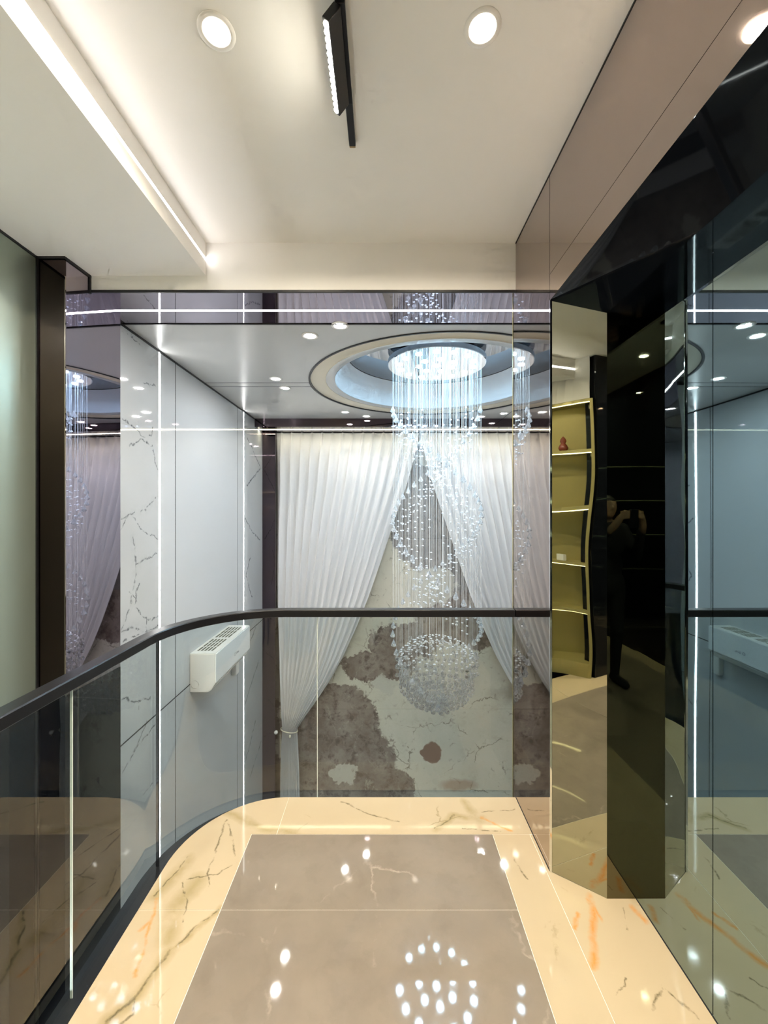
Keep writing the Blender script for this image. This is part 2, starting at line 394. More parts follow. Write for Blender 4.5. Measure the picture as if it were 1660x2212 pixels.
def bm_obj(name, bm, mat, parent=None, smooth=False):
    bmesh.ops.recalc_face_normals(bm, faces=bm.faces)
    me = bpy.data.meshes.new(name); bm.to_mesh(me); bm.free()
    if mat: me.materials.append(mat)
    if smooth:
        for p in me.polygons: p.use_smooth = True
    o = bpy.data.objects.new(name, me); COL.objects.link(o)
    if parent: o.parent = parent
    return o

def add_box(bm, x0, x1, y0, y1, z0, z1, bev=0.0):
    vs = [bm.verts.new(p) for p in ((x0, y0, z0), (x1, y0, z0), (x1, y1, z0), (x0, y1, z0), (x0, y0, z1), (x1, y0, z1), (x1, y1, z1), (x0, y1, z1))]
    fs = [bm.faces.new([vs[i] for i in f]) for f in ((0, 3, 2, 1), (4, 5, 6, 7), (0, 1, 5, 4), (1, 2, 6, 5), (2, 3, 7, 6), (3, 0, 4, 7))]
    if bev > 0:
        es = list({e for f in fs for e in f.edges})
        bmesh.ops.bevel(bm, geom=es, offset=bev, segments=2, affect='EDGES', profile=0.5)

def box(name, x0, x1, y0, y1, z0, z1, mat, parent=None, bev=0.0):
    bm = bmesh.new(); add_box(bm, min(x0, x1), max(x0, x1), min(y0, y1), max(y0, y1), min(z0, z1), max(z0, z1), bev)
    return bm_obj(name, bm, mat, parent)

def prism(name, poly, z0, z1, mat, parent=None):
    """vertical prism over a plan polygon"""
    n = len(poly)
    v = [(x, y, z0) for x, y in poly] + [(x, y, z1) for x, y in poly]
    f = [tuple(range(n))[::-1], tuple(range(n, 2 * n))] + [(i, (i + 1) % n, n + (i + 1) % n, n + i) for i in range(n)]
    bm = bmesh.new(); vs = [bm.verts.new(p) for p in v]
    for q in f: bm.faces.new([vs[i] for i in q])
    return bm_obj(name, bm, mat, parent)

def lathe(name, prof, mat, parent=None, seg=48, c=(0, 0), smooth=True):
    v, f = [], []
    for r, z in prof:
        for k in range(seg):
            a = 2 * PI * k / seg; v.append((c[0] + r * math.cos(a), c[1] + r * math.sin(a), z))
    for i in range(len(prof) - 1):
        for k in range(seg):
            k2 = (k + 1) % seg; f.append((i * seg + k, i * seg + k2, (i + 1) * seg + k2, (i + 1) * seg + k))
    if prof[0][0] > 0: pass
    return mesh_obj(name, v, f, mat, parent, smooth)

def disc(name, r, z, mat, parent=None, seg=32, c=(0, 0), t=0.004):
    bm = bmesh.new()
    bmesh.ops.create_cone(bm, cap_ends=True, segments=seg, radius1=r, radius2=r, depth=t)
    bmesh.ops.translate(bm, verts=bm.verts, vec=(c[0], c[1], z))
    return bm_obj(name, bm, mat, parent)

def lens(name, r, z, mat, parent=None, seg=16):
    """the glowing face of a lamp, looking down"""
    v = [(r * math.cos(2 * PI * k / seg), r * math.sin(2 * PI * k / seg), z) for k in range(seg)]
    return mesh_obj(name, v, [tuple(range(seg))[::-1]], mat, parent)

def sweep(name, path, prof, mat, parent=None, closed_ends=True):
    """sweep a (offset, z) profile along a plan path; offset > 0 is to the left of travel"""
    n = len(path); k = len(prof); v, f = [], []
    for i, (x, y) in enumerate(path):
        a = path[max(i - 1, 0)]; c = path[min(i + 1, n - 1)]
        tx, ty = c[0] - a[0], c[1] - a[1]; l = math.hypot(tx, ty); tx /= l; ty /= l
        for off, z in prof: v.append((x - ty * off, y + tx * off, z))
    for i in range(n - 1):
        for j in range(k):
            j2 = (j + 1) % k; f.append((i * k + j, i * k + j2, (i + 1) * k + j2, (i + 1) * k + j))
    if closed_ends: f += [tuple(range(k)), tuple(range((n - 1) * k, n * k))[::-1]]
    bm = bmesh.new(); vs = [bm.verts.new(p) for p in v]
    for q in f: bm.faces.new([vs[i] for i in q])
    o = bm_obj(name, bm, mat, parent, True); o.data.set_sharp_from_angle(angle=math.radians(30))
    return o

def empty(name, loc=(0, 0, 0)):
    o = bpy.data.objects.new(name, None); COL.objects.link(o); o.location = loc; o.empty_display_size = 0.1
    return o

def tag(o, label, cat=None, group=None, kind=None):
    o['label'] = label
    if cat: o['category'] = cat
    if group: o['group'] = group
    if kind: o['kind'] = kind
    return o

def adopt(o, parent):
    """parent a mesh built in world coordinates to a thing's Empty"""
    o.parent = parent; o.matrix_parent_inverse = Matrix.Translation(-Vector(parent.location))
    return o

def structure(o, label, cat=None):
    return tag(o, label, cat, kind='structure')

# ================================================================== THE SETTING
def panel(name, quad, nrm, t, mat, parent=None):
    """flat panel with thickness t behind its visible face (nrm points to the viewer's side)"""
    n = Vector(nrm).normalized() * t
    a = [Vector(p) for p in quad]; b = [p - n for p in a]; k = len(a)
    bm = bmesh.new(); va = [bm.verts.new(p) for p in a]; vb = [bm.verts.new(p) for p in b]
    bm.faces.new(va); bm.faces.new(vb[::-1])
    for i in range(k): bm.faces.new([va[i], vb[i], vb[(i + 1) % k], va[(i + 1) % k]])
    return bm_obj(name, bm, mat, parent)

# ---- landing floor
RC = 0.455; ACX, ACY = -0.987 + RC, YF - RC
def arc(cx, cy, r, a0, a1, n):
    return [(cx + r * math.cos(a0 + (a1 - a0) * i / n), cy + r * math.sin(a0 + (a1 - a0) * i / n)) for i in range(n + 1)]
outline = [(-0.987, -3.0)] + arc(ACX, ACY, RC, PI, PI / 2, 20) + [(XP, YF), (XP, 1.851), (0.921, 1.72), (XR, 1.72), (XR, -3.0)]
floor = prism('floor', outline, -0.30, -0.0012, M['grout'])
structure(floor, 'polished stone floor of the upper landing with a cream marble border')
G = 0.0012; TX0, TX1 = -0.656, 0.538; TZ = 0.0
rows = [2.063, 1.672, 0.472, -0.728, -1.928, -3.0]
for a, b_ in zip(rows[:-1], rows[1:]):
    t_ = prism('tile', [(TX0 + G, b_ + G), (TX1 - G, b_ + G), (TX1 - G, a - G), (TX0 + G, a - G)], -0.012, TZ, M['greytile'], floor)
    t_['label'] = 'warm grey polished floor tile'
def slab_piece(poly):
    o = prism('border_slab', poly, -0.012, TZ, M['border'], floor); o['label'] = 'cream marble border slab with brown veins'; return o
slab_piece([(ACX + G, 2.063 + G)] + [(XP - G, 2.063 + G), (XP - G, YF), (ACX + G, YF)])
slab_piece([(-0.987, 1.672 + G), (TX0 - G, 1.672 + G), (TX0 - G, 2.063 + G), (ACX - G, 2.063 + G)] + arc(ACX, ACY, RC, PI / 2, PI, 20)[0:])
for a, b_ in zip(rows[1:-1], rows[2:]):
    slab_piece([(-0.987, b_ + G), (TX0 - G, b_ + G), (TX0 - G, a - G), (-0.987, a - G)])
slab_piece([(TX1 + G, 0.472), (0.722 - G, 0.472), (0.722 - G, 2.063 - G), (TX1 + G, 2.063 - G)])
slab_piece([(TX1 + G, -3.0), (0.722 - G, -3.0), (0.722 - G, 0.472 - 2 * G), (TX1 + G, 0.472 - 2 * G)])
slab_piece([(0.722 + G, 1.29), (XR - G, 1.29), (XR - G, 1.72), (0.921, 1.72), (XP, 1.851), (XP, 2.06), (0.722 + G, 2.06)])
slab_piece([(0.722 + G, -3.0), (XR - G, -3.0), (XR - G, 1.29 - 2 * G), (0.722 + G, 1.29 - 2 * G)])

# lower floor of the double-height void
o = box('floor_lower', -1.95, 2.9, -3.1, 6.2, ZL - 0.1, ZL, M['lowerfloor']); structure(o, 'grey tiled floor of the storey below')

# ---- landing ceiling, bulkhead and downstand
def drill(o, holes, z, r, depth=0.06):
    """cut round lamp holes into the underside of a slab"""
    bm = bmesh.new()
    for x, y in holes:
        bmesh.ops.create_cone(bm, cap_ends=True, segments=32, radius1=r, radius2=r, depth=2 * depth, matrix=Matrix.Translation((x, y, z)))
    me = bpy.data.meshes.new('cutter'); bm.to_mesh(me); bm.free()
    c = bpy.data.objects.new('cutter', me); COL.objects.link(c)
    b = o.modifiers.new('b', 'BOOLEAN'); b.operation = 'DIFFERENCE'; b.object = c; b.solver = 'EXACT'
    bpy.context.view_layer.update()
    nm = bpy.data.meshes.new_from_object(o.evaluated_get(bpy.context.evaluated_depsgraph_get()))
    o.modifiers.clear(); o.data = nm; bpy.data.objects.remove(c)
LAND = [(-0.524, 1.303), (0.306, 1.293), (-0.45, -0.6), (0.40, -0.6), (-0.45, -1.9), (0.40, -1.9)]
ceil = box('ceiling', -0.997, 1.5, -3.1, YF, ZC, ZC + 0.1, M['paint'])
drill(ceil, LAND, ZC, 0.040)
structure(ceil, 'plain white ceiling over the landing')
o = box('bulkhead', -1.95, -0.997, -3.1, YF, ZB, ZC + 0.1, M['paint'], ceil); o['label'] = 'white dropped bulkhead with a light strip in its edge'
beam = box('trim_1', -1.653, 2.9, YF, YF + 0.07, ZV + 0.012, ZC + 0.1, M['paint']); structure(beam, 'white downstand beam above the mirrored soffit')
o = box('edge_strip', -1.653, XP, YF - 0.004, YF + 0.006, ZV, ZV + 0.013, M['black'], beam)
# mirrored soffit band
sof = box('trim_2', -1.72, 2.9, YF + 0.0065, 2.722, ZV + 0.0005, ZV + 0.02, M['plum']); structure(sof, 'plum tinted mirror soffit across the opening')
o = box('edge_strip', -1.72, 2.9, 2.716, 2.728, ZV - 0.004, ZV + 0.012, M['black'], sof)

# ---- left wall beside the stair void and the mirrored pilaster
ZLOW = 0.64
wl = box('wall_left', -1.9, -1.797, -3.1, 2.156, ZLOW + 0.003, ZB, M['green']); structure(wl, 'satin grey green panelled wall at the far left')
o = box('lower_panel', -1.9, -1.797, -3.1, 2.156, ZL, ZLOW, M['blackglass'], wl); o['label'] = 'black glass lower wall panel'
o = box('edge_strip', -1.80, -1.792, -3.0, 2.156, ZB - 0.012, ZB, M['black'], wl)
o = box('corner_seal', -1.80, -1.789, 2.147, 2.157, ZL, ZB, M['black'], wl)
pl = empty('wall_pilaster', (-1.72, 2.38, ZL)); structure(pl, 'plum mirror pilaster between the stair wall and the marble wall')
def pf(y): return -1.653 + (y - 2.157) * math.tan(math.radians(3.4))     # the mirror face is turned slightly to the landing
YE = 2.572
def pil(name, y0, y1, z0, z1, mat, off=0.0):
    return adopt(prism(name, [(-1.9, y0), (pf(y0) + off, y0), (pf(y1) + off, y1), (-1.9, y1)], z0, z1, M[mat]), pl)
o = pil('front_panel', 2.157, 2.164, ZLOW + .002, ZB, 'browndark'); o['label'] = 'dark brown gloss front panel'
o = pil('mirror_panel', 2.165, YF, ZLOW + .002, ZB, 'plum'); o['label'] = 'plum mirror panel'
o = pil('mirror_panel', YF, YE, ZLOW + .002, ZV + 0.02, 'plum'); o['label'] = 'plum mirror panel'
pil('lower_panel', 2.157, YE, ZL, ZLOW, 'blackglass', 0.001)['label'] = 'black glass lower panel'
adopt(box('edge_strip', -1.80, -1.648, 2.150, 2.158, ZB - 0.012, ZB, M['black']), pl)
adopt(prism('edge_strip', [(pf(2.158) - .002, 2.158), (pf(2.158) + .006, 2.158), (pf(YF) + .006, YF), (pf(YF) - .002, YF)], ZB - 0.014, ZB, M['black']), pl)
adopt(box('edge_strip', pf(YF) - .002, pf(YF) + .006, YF - 0.012, YF - 0.001, ZV - 0.01, ZB, M['black']), pl)
adopt(box('corner_bead', -1.6535, -1.649, 2.1545, 2.160, ZLOW, ZB - 0.1, M['champ']), pl)

# ---- marble wall of the void
wm = box('wall_marble', XM - 0.2, XM - 0.014, 2.575, 6.2, ZL, ZV, M['seal']); structure(wm, 'white marble and gloss panel wall of the void')
YJ = [(2.575, 3.158, 'whitemarble'), (3.184, 3.405, 'whitepanel'), (3.413, 4.847, 'whitepanel'), (4.856, 5.064, 'whitepanel'), (5.088, 6.10, 'whitemarble')]
ZJ = 0.075
for y0, y1, mt in YJ:
    for z0, z1 in ((ZL, ZJ - 0.005), (ZJ + 0.005, ZV - 0.016)):
        p_ = box('wall_panel', XM - 0.014, XM, y0, y1, z0, z1, M[mt], wm)
        p_['label'] = 'white marble panel with grey cracks' if mt == 'whitemarble' else 'plain gloss white wall panel'
for yj in (3.409, 4.8515):
    box('panel_joint', XM - 0.013, XM + 0.0005, yj - 0.004, yj + 0.004, ZL, ZV - 0.016, M['seal'], wm)
for y0, y1 in ((2.61, 3.158), (3.184, 5.064), (5.088, 5.85)):
    box('panel_joint', XM - 0.013, XM + 0.0005, y0, y1, ZJ - 0.005, ZJ + 0.005, M['seal'], wm)
o = box('shadow_gap', XM - 0.014, XM + 0.004, 2.61, 5.5, ZV - 0.016, ZV, M['black'], wm)

# ---- back wall
wb = box('wall_back', -1.95, 2.9, 6.115, 6.25, ZL, 2.9, M['seal']); structure(wb, 'brown and ivory marble slab wall behind the curtains')
for z0, z1 in ((ZL, -1.302), (-1.298, 1.198), (1.202, 2.70)):
    o = box('marble_slab', XM, XVR, 6.10, 6.115, z0, z1, M['slab'], wb); o['label'] = 'brown and ivory veined marble slab'
for x0, x1 in ((XM, -1.5275), (2.5475, XVR)):
    o = box('mirror_return', x0, x1, 5.85, 6.10, ZL, 2.712, M['brownmirror'], wb, 0.003); o['label'] = 'dark plum gloss return beside the curtain'
# curtain pelmet
pel = empty('trim_3', (CX, 5.7, 2.712)); structure(pel, 'dark plum curtain pelmet under the void ceiling')
adopt(box('fascia', XM, XVR, 5.50, 5.515, 2.712, ZV, M['brownmirror']), pel)
adopt(box('pelmet_soffit', XM, XVR, 5.515, 5.86, 2.7125, 2.725, M['brownmirror']), pel)
# right wall of the void
o = box('wall_right_void', XVR, XVR + 0.1, 2.4, 6.2, ZL, ZV, M['whitepanel']); structure(o, 'white panel wall on the right of the void')

# ---- void ceiling with round recess
RO = 1.217
def ceiling_with_hole():
    X0, X1, Y0, Y1 = XM, XVR, 2.722, 5.50
    angs = [2 * PI * k / 96 for k in range(96)]
    for x, y in ((X0, Y0), (X1, Y0), (X1, Y1), (X0, Y1)):
        angs.append(math.atan2(y - CY, x - CX) % (2 * PI))
    angs = sorted(set(angs)); v = []; f = []
    for a in angs:
        c, s = math.cos(a), math.sin(a)
        v.append((CX + RO * c, CY + RO * s, ZV))
        tx = ((X1 if c > 0 else X0) - CX) / c if abs(c) > 1e-9 else 1e9
        ty = ((Y1 if s > 0 else Y0) - CY) / s if abs(s) > 1e-9 else 1e9
        t_ = min(tx, ty); v.append((CX + t_ * c, CY + t_ * s, ZV))
    n = len(angs)
    for i in range(n):
        j = (i + 1) % n; f.append((2 * i, 2 * i + 1, 2 * j + 1, 2 * j))
    return v, f
v, f = ceiling_with_hole()
vc = mesh_obj('ceiling_void', v, f, M['paint_void'])
md = vc.modifiers.new('thick', 'SOLIDIFY'); md.thickness = 0.02; md.offset = 1.0
structure(vc, 'satin white ceiling of the void with a large round recess')
lathe('recess_rim', [(RO + 0.008, ZV - 0.001), (RO + 0.008, ZV - 0.005), (RO - 0.012, ZV - 0.005), (RO - 0.012, ZV + 0.012)], M['black'], vc, 96, (CX, CY))
lathe('recess_ring', [(RO - 0.012, ZV + 0.006), (1.07, ZV + 0.020), (1.066, ZV + 0.012)], M['cream'], vc, 96, (CX, CY))
lathe('recess_ring', [(1.066, ZV + 0.014), (0.985, ZV + 0.018), (0.98, ZV + 0.024)], M['paint_void'], vc, 96, (CX, CY))
lathe('recess_wall', [(0.98, ZV + 0.02), (0.972, ZV + 0.06), (0.87, 3.10)], M['white_ring'], vc, 96, (CX, CY))
o = disc('recess_mirror', 0.90, 3.11, M['ceilmirror'], vc, 96, (CX, CY), 0.012); o['label'] = 'grey mirror disc at the top of the recess'
for yy in (3.97, 4.09):
    dx = math.sqrt(RO ** 2 - (yy - CY) ** 2)
    box('panel_joint', XM, CX - dx, yy - 0.005, yy + 0.005, ZV - 0.0008, ZV + 0.001, M['seal'], vc)
    box('panel_joint', CX + dx, XVR, yy - 0.005, yy + 0.005, ZV - 0.0008, ZV + 0.001, M['seal'], vc)
box('panel_joint', 1.567, 1.573, CY + math.sqrt(RO ** 2 - (1.57 - CX) ** 2), 5.5, ZV - 0.0008, ZV + 0.001, M['seal'], vc)

# ---- right side: champagne pilaster, splayed portal, dark mirror wall
wr = empty('wall_right', (XP, 1.851, 0)); structure(wr, 'champagne mirror pilaster, splayed gold jamb and dark mirror wall of the lift lobby')
def wp(name, quad, nrm, mat, label=None, t=0.008):
    o = adopt(panel(name, quad, nrm, t, M[mat]), wr)
    if label: o['label'] = label
    return o
g = 0.0015; YA, XB, YB, ZA, ZB2 = 1.851, 0.921, 1.72, 2.535, 2.418
wp('mirror_panel', [(XP, YA + g, -0.05), (XP, YG + .012, -0.05), (XP, YG + .012, ZC), (XP, YA + g, ZC)], (-1, 0, 0), 'champ', 'tall rose champagne mirror panel')
wp('mirror_panel', [(XP, -3, 2.652), (XP, YA - g, 2.652), (XP, YA - g, ZC), (XP, -3, ZC)], (-1, 0, 0), 'champ', 'rose champagne mirror fascia panel')
wp('mirror_panel', [(XP, -3, ZA), (XP, YA - g, ZA), (XP, YA - g, 2.650), (XP, -3, 2.650)], (-1, 0, 0), 'champ', 'narrow champagne mirror fascia strip')
wp('edge_strip', [(XP - .002, -3, ZC - .006), (XP - .002, YF, ZC - .006), (XP - .002, YF, ZC), (XP - .002, -3, ZC)], (-1, 0, 0), 'black', None, 0.004)
wp('back_edge', [(XP, YG + .012, -0.05), (1.3, YG + .012, -0.05), (1.3, YG + .012, ZC), (XP, YG + .012, ZC)], (0, 1, 0), 'champ')
nj = (-(YA - YB), -(XB - XP), 0)
wp('jamb_splay', [(XP + .002, YA, 0), (XB, YB, 0), (XB, YB, ZB2), (XP + .002, YA, ZA)], nj, 'gold', 'splayed gold tinted mirror jamb')
wp('jamb_return', [(XB, YB, 0), (XR, YB, 0), (XR, YB, ZB2), (XB, YB, ZB2)], (0, -1, 0), 'golddark', 'dark gold mirror return')
nh = (-(ZA - ZB2), 0, -(XB - XP))
wp('head_splay', [(XP + .001, -3, ZA), (XP + .001, YA, ZA), (XB, YB, ZB2), (XB, -3, ZB2)], nh, 'blackglass', 'sloping black glass head of the portal')
wp('head_soffit', [(XB, -3, ZB2), (XB, YB, ZB2), (XR, YB, ZB2), (XR, -3, ZB2)], (0, 0, -1), 'blackglass')
for y0, y1 in ((1.3195, YB), (0.30, 1.3165), (-1.4, 0.297), (-3.0, -1.403)):
    wp('wall_panel', [(XR, y0, 0), (XR, y1, 0), (XR, y1, ZB2), (XR, y0, ZB2)], (-1, 0, 0), 'teal', 'dark teal mirror wall panel')
wp('joint_seal', [(XR + .006, -3, 0), (XR + .006, YB, 0), (XR + .006, YB, ZB2), (XR + .006, -3, ZB2)], (-1, 0, 0), 'seal', None, 0.02)
adopt(box('corner_bead', XP - 0.001, XP + 0.007, YA - 0.006, YA + 0.001, 0, ZA, M['chrome']), wr)
adopt(box('corner_bead', XP - 0.002, XP + 0.004, YG + 0.011, YG + 0.017, -0.05, ZC, M['shelfgold']), wr)
adopt(box('base_seal', XR - 0.002, XR + 0.001, -3, YB, 0.0, 0.002, M['seal']), wr)
adopt(box('base_seal', XP - 0.002, XP + 0.001, YA, YF, 0.0, 0.002, M['seal']), wr)

# ---- walls behind the camera, seen only in the mirrors
o = box('wall_rear', -0.86, 1.3, -3.1, -3.0, 0, ZC, M['wallgrey']); structure(o, 'dark grey wall at the rear of the lobby')
o = box('wall_rear_left', -0.95, -0.82, -3.0, 0.05, -0.3, ZC, M['blackglass']); structure(o, 'black glass wall of the rear lobby')

# ================================================================== LIGHTS AND FITTINGS
def led_strip(name, x0, x1, y0, y1, z0, z1, mat, label, ch=None):
    """thin light strip: aluminium channel with a diffuser in front of it"""
    t_ = empty(name, ((x0 + x1) / 2, (y0 + y1) / 2, z0))
    adopt(box('diffuser', x0, x1, y0, y1, z0, z1, M[mat]), t_)
    if ch: adopt(box('channel', *ch, M['chrome']), t_)
    return tag(t_, label, 'light strip', 'linear light strips')
led_strip('light_strip', -1.002, -0.9969, 0.12, 2.328, 2.998, 3.015, 'led', 'bright white light strip along the edge of the ceiling bulkhead', (-1.012, -0.9975, 0.11, 2.329, 2.993, 3.020))
led_strip('light_strip', -1.650, XVR, 2.533, 2.547, ZV - 0.002, ZV + 0.004, 'led_soffit', 'white light strip running across the mirrored soffit')
led_strip('light_strip', XM - 0.011, XM - 0.001, 3.163, 3.179, ZL, 2.804, 'led_wall', 'near vertical light strip on the marble wall', (XM - 0.014, XM - 0.011, 3.158, 3.184, ZL, 2.805))
led_strip('light_strip', XM - 0.011, XM - 0.001, 5.069, 5.083, ZL, 2.804, 'led_wall', 'far vertical light strip on the marble wall by the curtain', (XM - 0.014, XM - 0.011, 5.064, 5.088, ZL, 2.805))
led_strip('light_strip', XM, XVR, 5.680, 5.694, 2.709, 2.7125, 'led_warm', 'yellowish light strip under the curtain pelmet')

def recessed(x, y, z, mat, label, group):
    """lamp set into a drilled hole: flat trim, reflector cup, glowing lens"""
    t_ = empty('downlight', (x, y, z))
    lathe('trim_ring', [(0.057, -0.0003), (0.056, -0.0035), (0.0385, -0.0035), (0.0365, -0.001), (0.0365, 0.004)], M['paint'], t_, 32)
    lathe('reflector_cup', [(0.0385, -0.001), (0.0352, 0.0074), (0.030, 0.010)], M['cup'], t_, 32)
    lens('lens', 0.0350, 0.007, M[mat], t_, 28)
    return tag(t_, label, 'downlight', group)
def downlight(x, y, z, r, mat, label, group):
    t_ = empty('downlight', (x, y, z))
    lathe('trim_ring', [(r * 1.75, -0.0005), (r * 1.70, -0.004), (r * 1.15, -0.004), (r * 1.05, 0.0), (r, 0.012)], M['paint'], t_, 32)
    lens('lens', r * 1.02, -0.0014, M[mat], t_, 14)
    return tag(t_, label, 'downlight', group)
recessed(-0.524, 1.303, ZC, 'down_warm', 'warm glowing downlight left of the black ceiling track', 'landing downlights')
recessed(0.306, 1.293, ZC, 'down_warm', 'warm glowing downlight right of the black ceiling track', 'landing downlights')
for x, y, nm in ((-0.45, -0.6, 'left, nearer'), (0.40, -0.6, 'right, nearer'), (-0.45, -1.9, 'left, farther, added'), (0.40, -1.9, 'right, farther, added')):  # farther pair added so the rear floor bounces light to the ceiling
    recessed(x, y, ZC, 'down_warm', 'warm downlight of the ceiling behind the viewer, %s one' % nm, 'landing downlights')
for x, y, nm in ((-0.516, 2.902, 'recessed downlight nearest the mirrored soffit, left of its pair'), (-0.29, 2.743, 'recessed downlight touching the mirrored soffit, right of its pair'),
                 (-1.0, 3.845, 'recessed downlight left of the round recess, on the near side of the ceiling joints'), (-0.983, 4.135, 'recessed downlight left of the round recess, just beyond the ceiling joints'),
                 (-0.48, 5.139, 'recessed downlight near the pelmet, left of the chandelier, further left of two'), (-0.227, 5.365, 'recessed downlight close to the pelmet, left of the chandelier, nearer its strands'),
                 (1.258, 5.39, 'recessed downlight close to the pelmet, right of the chandelier strands'), (1.50, 5.21, 'recessed downlight near the pelmet, furthest right by the pilaster'),
                 (1.536, 2.902, 'recessed downlight right of the recess hidden behind the pilaster, further from it'), (1.31, 2.743, 'recessed downlight right of the recess hidden behind the pilaster, nearer the soffit'),
                 (2.02, 3.845, 'recessed downlight by the right wall of the void, nearer one'), (2.003, 4.135, 'recessed downlight by the right wall of the void, farther one')):
    downlight(x, y, ZV, 0.034, 'down_void', nm, 'void downlights')

# added, unseen downlights that brighten the stair bay and the storey below
for x, y, nm in ((-1.42, 0.25, 'over the stair bay, nearer the shelf'), (-1.42, 1.15, 'over the stair bay, nearer the pilaster')):
    downlight(x, y, ZB, 0.05, 'down_added', 'added unseen downlight ' + nm, 'added stair downlights')
for x, y, nm in ((-1.4, 1.2, 'left end'), (0.0, 1.2, 'middle left'), (1.4, 1.2, 'middle right'), (-0.6, -0.6, 'rear left'), (0.8, -0.6, 'rear right')):  # added to send bounce light up from the lower floor
    downlight(x, y, -0.32, 0.06, 'down_added', 'added unseen downlight under the landing, ' + nm, 'added lower storey downlights')
o = box('ceiling_lower', -1.06, 2.9, -3.1, 2.30, -0.33, -0.30, M['paint']); structure(o, 'white underside of the landing')

# black magnetic track with a tilted linear spot
tr = empty('ceiling_track', (-0.128, 0.9, ZC)); tag(tr, 'black track with a tilted linear lamp module on the landing ceiling', 'track light')
adopt(box('track', -0.141, -0.115, 0.15, 1.69, ZC - 0.022, ZC, M['black'], None, 0.002), tr)
adopt(box('end_cap', -0.140, -0.116, 1.69, 1.697, ZC - 0.021, ZC, pbr('brass_brown', (0.35, 0.24, 0.11), 0.4), None), tr)
adopt(box('adapter', -0.143, -0.113, 1.20, 1.50, ZC - 0.036, ZC - 0.022, M['blackmetal'], None, 0.002), tr)
# module: local box, tilted about the track
a = math.radians(38); mc = Vector((-0.138, 1.345, ZC - 0.040))
def tilt(o):
    o.data.transform(Matrix.Translation(mc) @ Matrix.Rotation(a, 4, 'Y')); return adopt(o, tr)
md_ = tilt(box('lamp_module', -0.012, 0.014, -0.145, 0.145, -0.052, 0.004, M['black'], None, 0.002))
for k in range(14):
    yk = -0.130 + k * 0.02
    bm = bmesh.new(); bmesh.ops.create_cone(bm, cap_ends=True, segments=8, radius1=0.0092, radius2=0.0092, depth=0.003)
    bmesh.ops.translate(bm, vec=(0.001, yk, -0.0525), verts=bm.verts)
    tilt(bm_obj('lamp_lens', bm, M['trackled'], None))

# ---- round crystal chandelier
ch = empty('crystal_chandelier', (CX, CY, 3.011))
tag(ch, 'round crystal chandelier with hanging glass strands in the ceiling recess', 'chandelier')
ZD = 3.011; RD = 0.472
def chp(o): return adopt(o, ch)
chp(lathe('canopy', [(0.0, ZD), (RD - 0.006, ZD), (RD, ZD + 0.004), (RD, ZD + 0.048), (RD - 0.004, ZD + 0.052), (0.0, ZD + 0.052)], M['chrome'], None, 64, (CX, CY), False))
chp(lathe('stem', [(0.05, ZD + 0.052), (0.05, 3.103)], M['chrome'], None, 24, (CX, CY)))
led_me = None
spots = [(0.0, 0.0)] + [(0.17 * math.cos(t_), 0.17 * math.sin(t_)) for t_ in [2 * PI * k / 7 + .3 for k in range(7)]] + \
        [(0.36 * math.cos(t_), 0.36 * math.sin(t_)) for t_ in [2 * PI * k / 14 + .1 for k in range(14)]]
for sx, sy in spots:
    if led_me is None:
        o = lens('led_lens', 0.029, -0.003, M['blueled'], None, 12); led_me = o.data
    else:
        o = bpy.data.objects.new('led_lens', led_me); COL.objects.link(o)
    o.parent = ch; o.location = (sx, sy, -0.0035)
    ld = bpy.data.lights.new('led_spot', 'SPOT'); ld.energy = 5.0; ld.color = (0.62, 0.84, 1.0); ld.spot_size = math.radians(62); ld.spot_blend = 0.8; ld.shadow_soft_size = 0.02
    lo = bpy.data.objects.new('led_spot', ld); COL.objects.link(lo); lo.parent = ch; lo.location = (sx, sy, -0.012)
# shared meshes
def strand_mesh():
    v = [(0.0012 * math.cos(2 * PI * k / 5), 0.0012 * math.sin(2 * PI * k / 5), z) for z in (0, -1) for k in range(5)]
    me = bpy.data.meshes.new('strand'); me.from_pydata(v, [], [(k, (k + 1) % 5, 5 + (k + 1) % 5, 5 + k) for k in range(5)]); me.materials.append(M['strand']); return me
def gem_mesh(name, prof, seg, mat):
    v, f = [], []
    for r, z in prof:
        for k in range(seg): v.append((r * math.cos(2 * PI * (k + .5) / seg), r * math.sin(2 * PI * (k + .5) / seg), z))
    n = len(prof)
    for i in range(n - 1):
        for k in range(seg):
            k2 = (k + 1) % seg; f.append((i * seg + k, (i + 1) * seg + k, (i + 1) * seg + k2, i * seg + k2))
    f.append(tuple(range(seg))); f.append(tuple(range((n - 1) * seg, n * seg))[::-1])
    me = bpy.data.meshes.new(name); me.from_pydata(v, [], f); me.materials.append(M[mat]); return me
ME_S = strand_mesh()
ME_D = gem_mesh('crystal_drop', [(0.0015, 0.040), (0.006, 0.028), (0.026, -0.014), (0.027, -0.018), (0.014, -0.030), (0.003, -0.034)], 8, 'crystal_drop')
ME_B = gem_mesh('bead', [(0.003, 0.0075), (0.0125, 0.001), (0.0125, -0.001), (0.003, -0.0075)], 6, 'crystal_bead')
def ball_mesh(r):
    bm = bmesh.new(); bmesh.ops.create_icosphere(bm, subdivisions=2, radius=r)
    me = bpy.data.meshes.new('crystal_ball'); bm.to_mesh(me); bm.free(); me.materials.append(M['crystal'])
    for p in me.polygons: p.use_smooth = True
    return me
ME_G = ball_mesh(0.021)
def cpart(name, me, x, y, z, sz=None, rz=0.0):
    o = bpy.data.objects.new(name, me); COL.objects.link(o); o.parent = ch
    o.location = (x, y, z - ZD); o.rotation_euler = (0, 0, rz)
    if sz: o.scale = (1, 1, sz)
    return o
Z0H, HALF = 2.585, 1.09
